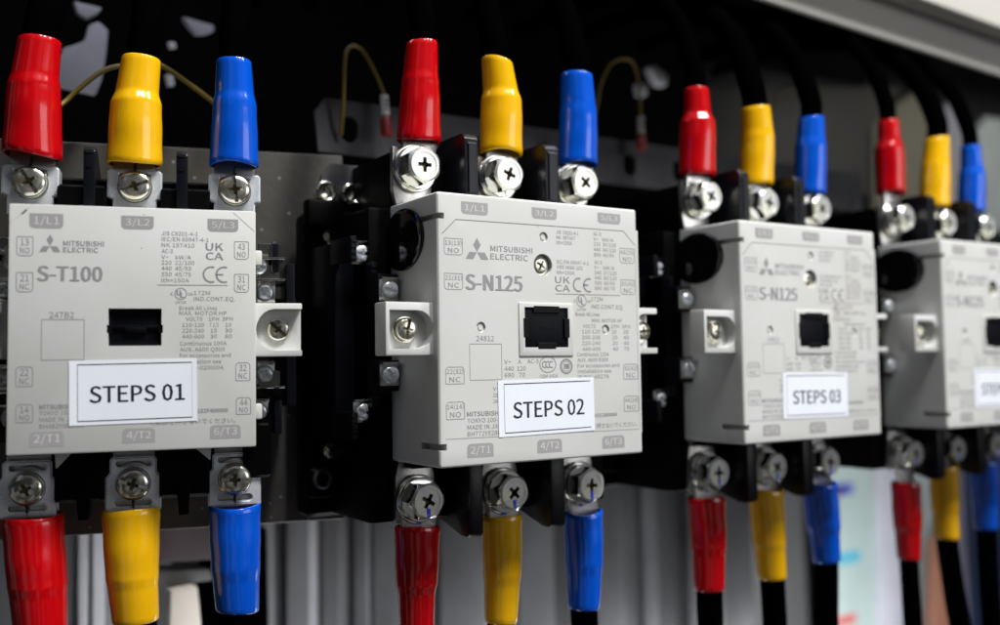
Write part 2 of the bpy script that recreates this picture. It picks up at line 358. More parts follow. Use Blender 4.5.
# ------------------------------------------------------------------ fasteners (meshes shared)
def cross_cut(L, w, d, ang=0., y0=-.5):
    c = MB()
    R = Matrix.Rotation(ang, 4, 'Y')
    for a in (0, PI / 2):
        R2 = Matrix.Rotation(ang + a, 4, 'Y')
        bm = bmesh.new(); bmesh.ops.create_cube(bm, size=1)
        for v in bm.verts:
            k = 1. if v.co.y < 0 else .45
            v.co = Vector((v.co.x * L * 2 * k, y0 + (v.co.y + .5) * (d - y0), v.co.z * w * (1 if v.co.y < 0 else .7)))
        c.bm(bm, 0, R2)
    return c
def cut_list(L, w, d, slot=0.):
    out = []
    for a in (0, PI / 2):
        c = MB(); bm = bmesh.new(); bmesh.ops.create_cube(bm, size=1)
        for v in bm.verts:
            k = 1. if v.co.y < 0 else .4
            v.co = Vector((v.co.x * L * 2 * k, -.5 + (v.co.y + .5) * (d + .5), v.co.z * w * (1 if v.co.y < 0 else .7)))
        c.bm(bm, 0, Matrix.Rotation(a, 4, 'Y')); out.append(c)
    c = MB(); c.lathe([(0, -.3), (w * .95, -.3), (w * .5, d * .95), (0, d * 1.02)], 16); out.append(c)
    if slot: out.append(MB().box(-slot, slot, -1.2, 1.25, -.75, .75))
    return out
def hex_bolt_mesh():
    b = MB(); bm = bmesh.new(); prof = []
    n = 72; af = 7.3; H = 6.6
    # hexagonal column whose front corners are chamfered round
    vs = []; fs = []
    def hexr(a): k = ((math.degrees(a) + 30) % 60) - 30; return af / math.cos(math.radians(k))
    lev = [(0, lambda a: 6.55), (.25, lambda a: 6.75), (1.0, lambda a: min(hexr(a), 7.75)), (1.7, lambda a: min(hexr(a), 8.5)), (H, lambda a: hexr(a))]
    for t, fn in lev:
        for i in range(n):
            a = 2 * PI * i / n; r = fn(a); vs.append((r * math.cos(a), t, r * math.sin(a)))
    for l in range(len(lev) - 1):
        for i in range(n):
            j = (i + 1) % n; fs.append((l * n + i, l * n + j, (l + 1) * n + j, (l + 1) * n + i))
    fs.append(tuple(range(n))); fs.append(tuple((len(lev) - 1) * n + i for i in range(n))[::-1]); bm.free()
    b.add(vs, fs)
    dish = MB().lathe([(0, -1), (5.7, -1), (5.45, .38), (0, .38)], 40)
    return boolean(b, [dish] + cut_list(3.7, 1.75, 3.2), 'terminal_screw', [M['steelface']], 28)
def pan_mesh(R, H, L, w, d, slot=0., mt='screw', name='terminal_screw'):
    pr = [(0, 0)] + [(R * math.sin(t) , H * .42 * (1 - math.cos(t)) ** 1.3) for t in [PI / 2 * i / 8 for i in range(1, 9)]] + [(R, H), (0, H)]
    b = MB().lathe(pr, 40)
    return boolean(b, cut_list(L, w, d, slot), name, [M[mt]], 28)
def washer_mb(ro, ri, t, bev=.25, y=0.):
    return MB().lathe([(ri, y + t), (ri, y), (ro - bev, y), (ro, y + bev), (ro, y + t - bev), (ro - bev, y + t), (ri, y + t)], 48)
HEX = hex_bolt_mesh()
PAN = pan_mesh(6.1, 4.2, 3.3, 1.5, 2.6, slot=5.3)
PAN_S = pan_mesh(4.6, 3.0, 2.6, 1.15, 2.0, slot=4., name='mounting_screw')
PAN_N = pan_mesh(4.6, 3.0, 2.7, 1.15, 2.0, name='cover_screw')
SPR = MB(); SPR.lathe([(5.6, 2.3), (5.6, 0), (9.1, 0), (9.4, .4), (9.4, 1.9), (9.1, 2.3), (5.6, 2.3)], 48)
SPR = boolean(SPR, [MB().box(5, 11, -1, 4, -.35, .35)], 'spring_washer', [M['steel']], 28)
FLAT = washer_mb(10.4, 5, 1.5, .3).mesh('flat_washer', M['steel'])
WSH = washer_mb(6.6, 3, 1.3, .3).mesh('washer', M['screw'])
WSH_S = washer_mb(5.3, 2.5, 1.0, .2).mesh('washer', M['screw'])

def hex_screw(parent, u, v, d, ang, mark=None):
    o = part('terminal_screw', HEX, parent, (u, d, v), (0, ang, 0))
    part('spring_washer', SPR, o, (0, 6.62, 0), (0, ang * 1.7 + .4, 0)); part('flat_washer', FLAT, o, (0, 8.95, 0))
    if mark:
        # paint stripe running from the bolt face over its edge to the lug
        c, s_ = math.cos(ang), math.sin(ang)
        m = MB(); sg = -1 if mark == 'down' else 1
        m.box(-.9, .9, .30, .42, sg * 4.5 - 1.5, sg * 4.5 + 1.5, .05, 1)
        m.box(-.8, .8, -.12, .02, sg * 6.1 - .5, sg * 6.1 + .5, .02, 1)
        m.box(-1.1, 1.1, 8.85, 8.98, sg * 9.6 - .9, sg * 9.6 + .9, .05, 1)
        m.obj('torque_mark', M['bluepen'], o, rot=(0, -ang, 0))
    return o
def pan_screw(parent, u, v, d, ang, up):
    o = part('terminal_screw', PAN, parent, (u, d, v), (0, ang, 0))
    part('washer', WSH, o, (0, 4.25, 0))
    sg = 1 if up else -1
    m = MB(); m.tube([(.1, 1.2, sg * 2.8), (.3, .85, sg * 4.2), (.2, 2.6, sg * 6.15), (0, 5.3, sg * 7.2), (.3, 5.35, sg * 10.4)], [.4, .55, .6, .55, .4], 8)
    m.obj('torque_mark', M['blackpen'], o, rot=(0, -ang, 0))
    return o

def mark_recess(me, rmax, ymin):
    me.materials.append(M['recess'])
    for p in me.polygons:
        c = p.center; n = p.normal
        rad = math.hypot(c.x, c.z)
        if rad < rmax * S and c.y > ymin * S and c.y < 4 * S and (c.y > 1.6 * S or abs(n.y) < .75 or rad < 1.2 * S): p.material_index = len(me.materials) - 1
HEX.materials.append(M['steel'])
for p_ in HEX.polygons:
    if p_.center.y > 1.1 * S or abs(p_.normal.y) < .6: p_.material_index = 1
mark_recess(HEX, 4.1, .45)
for q in (PAN, PAN_S, PAN_N): mark_recess(q, 5.2 if q is PAN else 3.9, 1.0)
# ------------------------------------------------------------------ covers
def dpocket(u0, u1, z0, z1, y0, y1, right=True, n=10):
    """D-shaped pocket cutter, round on one side"""
    r = (z1 - z0) / 2; cz = (z0 + z1) / 2; P = []
    if right:
        P = [(u0, z0)] + [(u1 - r * .9 + r * .9 * math.cos(a), cz + r * math.sin(a)) for a in [-PI / 2 + PI * i / n for i in range(n + 1)]] + [(u0, z1)]
    else:
        P = [(u1, z1)] + [(u0 + r * .9 + r * .9 * math.cos(a), cz + r * math.sin(a)) for a in [PI / 2 + PI * i / n for i in range(n + 1)]] + [(u1, z0)]
    return MB().prism(P, y0, y1)
def cover_n125():
    b = MB().box(-1.4, 101.6, 0, 42, -54, 54.4, 1.5, 3)
    cuts = [MB().box(-8, 1.8, -3, 15, 43.6, 46.0), MB().box(-8, 1.8, -3, 15, -47.2, -44.6),     # side slots of top and bottom band
            MB().box(99.7, 110, -3, 9, 45.0, 60), MB().box(100.6, 110, -3, 9, -60, -44.8),          # step at right
            MB().box(38.9, 61, -2, 5, -7.15, 9.5),
            MB().lathe([(0, -2), (4.75, -2), (4.6, 3.6), (0, 3.6)], 32, c=(48.9, 0, 27.3))]
    for u, v in ((49.4, 39.1), (18.1, 1.), (81.5, .5)): cuts.append(MB().lathe([(0, -2), (2.3, -2), (2.15, .8), (1.1, .8), (1.0, .35), (0, .35)], 24, c=(u, 0, v)))
    return boolean(b, cuts, 'front_cover', [M['beige']], 30)
def frame_n125():
    b = MB().box(36.2, 63.7, -.55, .6, -10.8, 11.4, .5, 2)
    return boolean(b, [MB().box(38.9, 61, -2, 5, -7.15, 9.5)], 'window_frame', [M['beige']], 30)
def tab_left():
    b = MB().box(-22, 1.5, 4, 14, -10, 10.7, .7, 2)
    c = dpocket(-20.4, -1.2, -7.4, 7.6, 2, 9.6, True)
    return boolean(b, [c], 'mounting_lug', [M['beige']], 35)
def tab_right(x0, x1, z0=-10., z1=10.7, y0=4., y1=14., t=2.6, pr=None):
    b = MB().box(x0 - 2, x1, y0, y1, z0, z1, .6, 2)
    c = dpocket(pr if pr is not None else x0 + .8, x1 + 6, z0 + t, z1 - t, y0 - 2, y1 - 2.5, False)
    return boolean(b, [c], 'mounting_lug', [M['beige']], 35)

def sticker(parent, txt, u0, vt, u1, vb, tu0, tvt, tu1, tvb, rot=0.):
    cx, cz = (u0 + u1) / 2, (vt + vb) / 2; w, h = (u1 - u0) / 2, (vt - vb) / 2
    s_ = MB(); n = 16; vs = []; fs = []
    for i in range(n + 1):
        a = -w + 2 * w * i / n; y = -.16 - .18 * max(0, abs(a) / w - .86) * 7 * .5
        vs += [(a, y, -h), (a, y, h), (a, y + .1, -h), (a, y + .1, h)]
    for i in range(n):
        k = 4 * i; fs += [(k, k + 4, k + 5, k + 1), (k + 2, k + 3, k + 7, k + 6), (k + 1, k + 5, k + 7, k + 3), (k, k + 2, k + 6, k + 4)]
    fs += [(0, 1, 3, 2), (4 * n, 4 * n + 2, 4 * n + 3, 4 * n + 1)]
    s_.add(vs, fs)
    o = s_.obj('step_sticker', M['paper'], parent, (cx, 0, cz), (0, -rot, 0), smooth=0)
    b = MB(); stroke(b, [(-w + 2.9, -h + 1.5), (w - 1.7, -h + 1.5), (w - 1.7, h - 1.5), (-w + 2.9, h - 1.5)], .42, True, y=-.2)
    b.obj('sticker_border', M['ink'], o, smooth=0)
    t = MB(); text(t, txt, tu0 - cx, tvt - cz, tu1 - cx, tvb - cz, y=-.21, bold=.004)
    t.obj('sticker_lettering', M['ink'], o, smooth=0)
    return o

def rib(mb, u0, u1, d0, d1, z0, z1, teeth=True):
    mb.box(u0, u1, d0, d1, z0, z1, .5, 2)
    if teeth:
        n = max(2, int((z1 - z0) / 2.2))
        for i in range(n): mb.box(u0 + .3, u1 - .3, d0 - .35, d0 + .3, z0 + .8 + i * (z1 - z0 - 1.2) / n, z0 + .8 + (i + .45) * (z1 - z0 - 1.2) / n, .12, 1)

LOGO_N = print_n125(); LOGO_T = print_t100()
COVER_N = cover_n125(); FRAME_N = frame_n125(); TABL_N = tab_left(); TABR_N = tab_right(100, 114.8)

def actuator_n():
    m = MB().box(39.1, 60.8, .15, 6, -6.95, 9.3, .5, 2)
    m.box(43.3, 56.7, -.62, 4, 7.2, 10.2, .2, 1); m.box(45.3, 54.7, -.62, 4, -8.0, -5.2, .2, 1)
    m.box(38.1, 41, -.62, 4, -3.2, 5., .2, 1); m.box(59, 61.9, -.62, 4, -3.2, 5., .2, 1)
    m.box(47.6, 52.4, 0., 1.6, .7, 1.9, .05, 1)
    return m.mesh('actuator', M['actuator'])
ACT_N = actuator_n()

def housing_n():
    m = MB()
    m.box(-11, 113, 43, 95, -80, 54, 2, 2); m.box(0, 102, 44, 94, 40, 79, 2, 2)
    m.box(-22, 124, 86, 102, -82, 58, 5, 3)
    m.box(3, 98, 32, 60, -57, 56, 1, 1)
    return m.mesh('housing', M['black'])
HOUS_N = housing_n()
def barriers_n():
    out = []
    for u0, u1 in ((26.3, 33.3), (68.7, 76.4)):
        for top in (1, 0):
            m = MB()
            if top: pts = [(25, 52), (25, 84), (27.5, 86.5), (46, 86.5), (60, 78), (60, 52)]
            else: pts = [(25, -52), (25, -85.5), (27, -87), (32, -87), (58, -80), (58, -52)]
            m.prism(pts, u0, u1, 'yz', bev=.7)
            if top:
                m.box(u0 + 1.4, u1 - 1.4, 24.2, 26, 60, 82, .4, 1); m.box(u0 + .8, u1 - .8, 24.4, 26, 81.2, 82.3, .3, 1)
            out.append(m.mesh('phase_barrier', M['blackrib']))
    return out
BARR_N = barriers_n()
def auxblock(side):
    """auxiliary contact block: stepped black body with thin ribs; side -1 left, +1 right"""
    m = MB(); f = lambda a, b: (a, b) if side < 0 else (100 - b, 100 - a)
    def bx(a, b, *r, **k): a, b = f(a, b); m.box(a, b, *r, **k)
    bx(-9.5, 3, 50, 88, -42, 40, bev=1); bx(-20, -6, 58, 88, -44, 40, bev=1)
    bx(-10.8, -1.6, 34, 52, 11.5, 24.5, bev=.4); bx(-10.8, -1.6, 34, 52, -24.5, -11.5, bev=.4)
    for (a, b, z0, z1) in ((-20.4, -17.6, 30, 40.5), (-11, -8, 12.5, 30), (-20.4, -17.6, -44, -33), (-11, -8, -31, -12)):
        a, b = f(a, b); rib(m, a, b, 40, 62, z0, z1)
    return m.mesh('auxiliary_contact_block', M['blackrib'])
AUXL, AUXR = auxblock(-1), auxblock(1)
def aux_screw_mesh():
    return pan_mesh(3.6, 2.6, 2.2, 1.0, 1.7, slot=3.1, mt='clamp', name='auxiliary_screw')
AUXS = aux_screw_mesh()
def aux_clamp():
    m = MB().box(-4.4, 4.4, 2.4, 3.6, -4.6, 4.9, .5, 2); m.box(-4.4, 4.4, -.6, 3, 4.4, 5.2, .2, 1)
    return m.mesh('wire_clamp', M['steel'])
AUXC = aux_clamp()
def terminal_bar(z0, z1):
    a, b = min(z0, z1), max(z0, z1)
    m = MB()
    s_ = 1 if z1 > 0 else -1
    pts = [(-6.5, s_ * 50), (6.5, s_ * 50), (9.2, s_ * 61), (9.2, s_ * 80), (-9.2, s_ * 80), (-9.2, s_ * 61)]
    m.prism(pts, 39.2, 42, bev=.3)
    return m.mesh('terminal_bar', M['tin'])
BAR_T, BAR_B = terminal_bar(50, 72), terminal_bar(-50, -72)
def disc_n():
    m = MB(); n = 48; vs = []; fs = []
    for k, (r, x) in enumerate(((1, 0), (1, -1.1), (.96, -1.5), (.82, -1.7), (.0, -1.9))):
        for i in range(n):
            a = 2 * PI * i / n; vs.append((-1.4 + x, 28.5 + 17.8 * r * math.cos(a), 38.3 + 12.9 * r * math.sin(a)))
    for l in range(4):
        for i in range(n):
            j = (i + 1) % n; fs.append((l * n + i, l * n + j, (l + 1) * n + j, (l + 1) * n + i))
    m.add(vs, fs); return m.mesh('side_boss', M['glossblack'])  # raised round black boss on the cover's left side
DISC = disc_n()
def foot_n():
    m = MB(); m.box(-23, -8, 80, 88, 44, 72, 2, 2); return m

def cond(*a): return None
AN = -.26
C1LOC = (-145.92, 62.05, 1.6)
NX = {2: 0., 3: 166.14, 4: 327.67}
NZ = {2: 0., 3: 0., 4: 0.}
HEXANG = {(2, 't'): (0, .35, .75), (2, 'b'): (.5, .78, .05), (3, 't'): (.55, .2, .9), (3, 'b'): (.05, .7, .2), (4, 't'): (.3, .8, .1), (4, 'b'): (.6, .1, .9)}

def contactor_n(k):
    step = 'STEPS 0%d' % k
    lab = {2: 'beige contactor with the STEPS 02 sticker, its whole front sharp and lettered',
           3: 'beige contactor with the STEPS 03 sticker, slightly out of focus',
           4: 'beige contactor cut off by the right edge, with the STEPS 04 sticker'}[k]
    t = thing('contactor', lab, 'contactor', (NX[k], 0, NZ[k]), 0, 'contactors in a row in the cabinet')
    part('housing', HOUS_N, t)
    c = part('front_cover', COVER_N, t); part('printed_marking', LOGO_N, c); part('window_frame', FRAME_N, c)
    part('side_boss', DISC, c)
    part('actuator', ACT_N, t)
    for m in BARR_N: part('phase_barrier', m, t)
    for me, u in ((TABL_N, -11.4), (TABR_N, 109.3)):
        l = part('mounting_lug', me, t); s_ = part('mounting_screw', PAN_S, l, (u, 5.8 if u < 0 else 7., 0.2), (0, .6 + u, 0)); part('washer', WSH_S, s_, (0, 3.02, 0))
    part('cover_screw', PAN_N, t, (48.9, 1.2, 27.3), (0, .5, 0))
    for me, sg in ((AUXL, -1), (AUXR, 1)):
        a = part('auxiliary_contact_block', me, t)
        for v, off, an in ((17.6, -4, .2), (-17.6, -4, .9), (-33, -9.5, .4), (34, -10, .1)):
            u = .6 + off if sg < 0 else 99.4 - off
            part('auxiliary_screw', AUXS, a, (u + 3.2 * sg, 30 if abs(v) < 30 else 44.5, v), (0, an, 0)); part('wire_clamp', AUXC, a, (u + 3.2 * sg, 30.3 if abs(v) < 30 else 44.8, v))
    for i, u in enumerate((8.2, 50.8, 93.4)):
        part('terminal_bar', BAR_T, t, (u, 0, 0)); part('terminal_bar', BAR_B, t, (u, 0, 0))
        hex_screw(t, u, 70.8, 27, HEXANG[k, 't'][i]); hex_screw(t, u, -70.2, 27, HEXANG[k, 'b'][i], 'down')
        for sz in (1, -1):
            p_ = MB(); x0, x1 = (-14.5, -5.5) if sg < 0 else (105.5, 114.5)
            p_.box(x0, x1, 32, 48, sz * 25.2 - .5, sz * 25.2 + .5, .2, 1); p_.box(x0 + .8, x1 - .8, 38, 39, *sorted((sz * 25.8, sz * 33)), .2, 1)
            p_.lathe([(0, 33.6), (1.9, 33.8), (2.6, 34.8), (2.6, 38)], 20, c=((x0 + x1) / 2, 0, sz * 29.6)); p_.obj('contact_plate', M['steel'], a)
    # mounting feet with bolts at the left corners of the base
    for z, s_ in ((56, 1), (-66, -1)):
        f = MB().box(-24, -6, 78, 86, z - 6, z + 6, 2, 2); f.obj('mounting_foot', M['black'], t)
    for u, v, d in ((-9.8, 46, 83), (-10.3, -52, 83)):
        part('mounting_screw', PAN_S, t, (u, d, v), (0, .7, 0))
    sticker(t, step, 25.7, -20.3, 74.3, -43., 32.9, -29.2, 68.8, -35.9, .012 if k == 2 else -.01)
    return t

def clamp_mesh(top):
    m = MB()
    if top:
        # saddle: flat front with cheeks bent back
        b = MB().prism([(-8.2, -10.5), (8.2, -10.5), (8.2, -3.5), (10.3, -2.5), (10.3, 7.6), (9.3, 8.6), (-9.3, 8.6), (-10.3, 7.6), (-10.3, -2.5), (-8.2, -3.5)], 0, 8)
        cuts = [MB().box(-8.6, 8.6, 1.5, 12, -14, 12), MB().prism([(-5.6, 5.0), (-5.6, 6.9), (-4.6, 7.3), (4.6, 7.3), (5.6, 6.9), (5.6, 5.0), (4.4, 5.6), (-4.4, 5.6)], -2, 4)]
    else:
        b = MB().prism([(-9.8, -10.8), (9.8, -10.8), (10.3, -10.2), (10.3, 2.6), (8.7, 4.4), (8.7, 9.6), (7.6, 10.6), (-7.6, 10.6), (-8.7, 9.6), (-8.7, 4.4), (-10.3, 2.6), (-10.3, -10.2)], 0, 8)
        cuts = [MB().box(-8.4, 8.4, 1.5, 12, -14, 14), MB().prism(outline_pts(-6.6, 6.6, 6.6, 9.0, 1.1, 1.1), -2, 4), MB().prism(outline_pts(-6.6, -8.6, 6.6, -6.3, 1.1, 1.1), -2, 4)]
    for o in (b,):
        pass
    me = boolean(b, cuts, 'terminal_clamp', [M['clamp']], 30)
    bm = bmesh.new(); bm.from_mesh(me)
    es = [e for e in bm.edges if len(e.link_faces) == 2 and e.calc_face_angle(0) > 1.0 and all(v.co.y < .0001 for v in e.verts)]
    bmesh.ops.bevel(bm, geom=es, offset=.0006, segments=3, affect='EDGES', clamp_overlap=True)
    bm.to_mesh(me); bm.free()
    me.polygons.foreach_set('use_smooth', [True] * len(me.polygons)); me.set_sharp_from_angle(angle=math.radians(40))
    return me

def contactor_t():
    t = thing('contactor', 'beige contactor with the STEPS 01 sticker at the left edge, squarer than the others', 'contactor', C1LOC, AN, 'contactors in a row in the cabinet')
    m = MB(); m.box(-1, 89, 13, 40, -47, 46, 1, 2); m.box(-2, 90, 28, 79, -66, 58, 1.5, 2); m.box(14, 32, 17, 40, -66, 57, 1, 1); m.box(52, 71, 17, 40, -66, 57, 1, 1); m.box(4, 84, 30, 70, -68, 62, 1, 1); m.box(84, 95, 18, 60, -60, -38, 1, 1)
    for u in (24.3, 61): m.prism([(u - 2.8, -60), (u + 2.8, -60), (u + 2.1, -73), (u - 1.6, -73)], 16, 30, bev=.3)
    m.obj('housing', M['black'], t)
    b = MB().box(0, 88, 0, 14, -46.05, 46.05, .8, 2)
    cuts = [MB().box(34.2, 53.1, -2, 6, -6.6, 7.5), MB().box(33.7, 53.6, -2, 2, -1.8, 1.3)]
    c = part('front_cover', boolean(b, cuts, 'front_cover', [M['beige']], 30), t); part('printed_marking', LOGO_T, c)
    for w in ([(14.6, -45.8), (21.5, -45.8), (15.2, -52.6)], [(64.5, -45.8), (71.6, -45.8), (71.2, -51.8)]):
        w = MB().prism(w, 12.5, 20, bev=.3)
        w.obj('cover_skirt', M['beige'], c)
    a = MB(); a.box(34.5, 52.8, 2.2, 6.5, -6.2, 7.1, .4, 2); a.box(35, 52.3, 1.2, 3, -.2, 1.2, .3, 2); a.box(40, 47.5, .8, 3, -1.6, .4, .4, 2); a.box(35.2, 52.2, 1.5, 3, 5.8, 6.7, .2, 1)
    a.box(33.8, 35.4, .5, 4, -1.7, 1.2, .1, 1); a.box(51.9, 53.5, .5, 4, -1.7, 1.2, .1, 1)
    a.obj('actuator', M['actuator'], t)
    TC, BC = clamp_mesh(True), clamp_mesh(False)
    for i, u in enumerate((4.3, 42.3, 80.8)):
        c = part('terminal_clamp', TC, t, (u, 19.4, 55.6)); c = part('terminal_clamp', BC, t, (u, 19.4, -60.3))
        pan_screw(t, u, 57.2, 14.4, (1.0, -.35, 1.45)[i], True); pan_screw(t, u, -60.2, 14.4, (-.45, .3, .05)[i], False)
        bb = MB().box(-8, 8, 25.2, 27.5, 48, 72, .3, 1); bb.obj('terminal_bar', M['tin'], t, (u, 0, 0))
        bb = MB().box(-8, 8, 25.2, 27.5, -74, -48, .3, 1); bb.obj('terminal_bar', M['tin'], t, (u, 0, 0))
    for u in (25.8, 60.2):
        m = MB().prism([(15, 46), (15, 70), (16.5, 72), (26, 72), (52, 60), (52, 46)], u - 2.2, u + 2.2, 'yz', bev=.5)
        m.lathe([(0, 14.6), (1.1, 14.6), (1.3, 15.2)], 16, c=(u, 0, 64.5)); m.box(u - 1.6, u + 1.6, 14.5, 15.4, 69.4, 70.5, .25, 1)
        m.obj('phase_barrier', M['blackrib'], t)
    for side in (-1, 1):
        f = lambda a, b: (a, b) if side > 0 else (88 - b, 88 - a)
        q = MB()
        def bx(x0, x1, *r, **k): x0, x1 = f(x0, x1); q.box(x0, x1, *r, **k)
        bx(86, 97, 30, 70, -38, 30, bev=.6); bx(95, 107, 34, 70, -32, 14, bev=.6); bx(86, 99.5, 26, 60, -43, -34, bev=.6); bx(88, 105.5, 24, 60, -31, -11.5, bev=.6) if 0 else None
        a0, a1 = f(96, 98.8); q.prism([(22, 30), (22, 36), (24, 37.5), (28, 36.5), (44, 28), (44, 24), (22, 24)], a0, a1, 'yz', bev=.4)
        a0, a1 = f(101.8, 105.2); rib(q, a0, a1, 22, 50, -31, 28, False)
        a0, a1 = f(97, 99.8); rib(q, a0, a1, 22, 50, -43, -29, False)
        bx(88, 103, 38, 50, 20.2, 21.2, bev=.2)
        o = q.obj('auxiliary_contact_block', M['blackrib'], t)
        for v, du, an in ((15.8, 93.2, .8), (-18, 93, .45), (27, 90.5, .2), (-33.5, 90.5, 1.)):
            u = du if side > 0 else 88 - du
            part('auxiliary_screw', AUXS, o, (u, 24, v), (0, an, 0)); part('wire_clamp', AUXC, o, (u, 24.4, v))
        for z_ in (20.9, -23.6, 29.8):
            p_ = MB(); x0, x1 = f(89.5, 101.2); p_.box(x0, x1, 20.5, 40, z_ - .45, z_ + .45, .2, 1); p_.box(x0 + 1, x1 - 1.5, 26, 27, z_ + .6, z_ + 6.8, .3, 1)
            p_.obj('contact_plate', M['steel'], o)
        for v in (29, -33):
            u = 89.6 if side > 0 else -1.6
            MB().box(u - 1.6, u + 1.6, 12, 24, v - 3, v + 3, .8, 2).obj('cover_clip', M['beige'], o)
    r = part('mounting_lug', tab_right(88, 106.8, -11., 10.4, 9., 17., 2.3, 88.6), t)
    s_ = part('mounting_screw', PAN_S, r, (97.6, 12.2, 0), (0, .75, 0)); part('washer', WSH_S, s_, (0, 3.02, 0))
    lm = MB().box(-18.8, 2, 9, 17, -11, 10.4, .6, 2)
    l = part('mounting_lug', boolean(lm, [dpocket(-25, -.6, -8.7, 8.1, 7, 14.5, True)], 'mounting_lug', [M['beige']], 35), t)
    s_ = part('mounting_screw', PAN_S, l, (-9.6, 12.2, 0), (0, .3, 0)); part('washer', WSH_S, s_, (0, 3.02, 0))
    sticker(t, 'STEPS 01', 20.9, -11.8, 66., -35.7, 28., -21.3, 61.4, -27.6, .012)
    return t

contactor_t()
for k in (2, 3, 4): contactor_n(k)

# ------------------------------------------------------------------ cables with coloured sleeves
SLEEVES = {
'1t': [[(4.5, 67.7, 11.0), (5.0, 96.2, 9.8), (6.9, 114.3, 7.9)], [(42.0, 66.1, 10.6), (42.6, 92.0, 9.9), (44.4, 110.0, 7.5)], [(80.7, 67.8, 10.0), (80.9, 94.6, 8.9), (80.5, 111.9, 7.1)]],
'2t': [[(10.9, 82.4, 9.9), (12.0, 109.7, 8.4), (13.0, 127.1, 6.9)], [(53.2, 82.0, 10.2), (53.8, 107.6, 9.4), (51.9, 124.7, 7.2)], [(96.8, 81.2, 10.0), (97.6, 107.1, 9.1), (97.2, 125.3, 7.7)]],
'3t': [[(8.7, 82.9, 10.1), (9.9, 112.6, 9.3), (9.7, 129.3, 6.4)], [(52.8, 82.0, 9.6), (54.6, 109.1, 9.1), (53.6, 125.0, 7.9)], [(96.5, 80.6, 9.4), (98.2, 109.9, 8.7), (99.4, 125.3, 7.1)]],
'4t': [[(8.1, 86.9, 9.1), (8.3, 115.9, 8.3), (8.3, 132.3, 6.0)], [(52.2, 82.2, 10.1), (54.9, 109.0, 8.8), (57.6, 127.1, 7.5)], [(92.1, 81.6, 9.1), (94.0, 108.0, 8.0), (94.1, 125.6, 6.1)]],
'1b': [[(6.0, -70.8, 11.0), (8.2, -97.4, 10.7), (9.9, -119.9, 9.2)], [(41.4, -69.8, 11.0), (42.3, -97.1, 9.9), (43.6, -113.8, 8.7)], [(80.8, -71.0, 10.3), (81.3, -97.2, 9.7), (81.9, -113.1, 8.5)]],
'2b': [[(8.5, -81.3, 9.9), (7.9, -105.8, 9.0), (7.7, -129.0, 7.1)], [(51.0, -81.0, 9.2), (50.4, -107.8, 8.7), (49.4, -127.8, 7.2)], [(96.3, -83.7, 9.5), (96.0, -108.8, 8.9), (95.5, -128.5, 7.5)]],
'3b': [[(9.3, -83.3, 10.0), (9.9, -109.2, 9.0), (9.7, -130.5, 7.8)], [(53.4, -83.0, 9.9), (54.7, -112.3, 8.9), (56.0, -130.5, 7.7)], [(96.6, -82.8, 10.1), (98.4, -108.1, 9.3), (99.9, -126.6, 7.6)]],
'4b': [[(12.0, -88.1, 9.0), (12.6, -114.9, 8.2), (12.6, -134.4, 6.6)], [(51.0, -80.5, 9.3), (50.8, -107.2, 8.3), (51.0, -126.1, 7.6)], [(93.8, -80.8, 9.4), (94.2, -105.3, 8.1), (93.7, -124.1, 7.3)]],
}
BOT = {(3, 0): (10, -172), (3, 1): (57.5, -172), (3, 2): (97.5, -172), (4, 0): (14.5, -190), (4, 1): (62, -190), (4, 2): (95, -190), (2, 2): (97.5, -165)}
def sm(t): t = max(0., min(1., t)); return t * t * (3 - 2 * t)
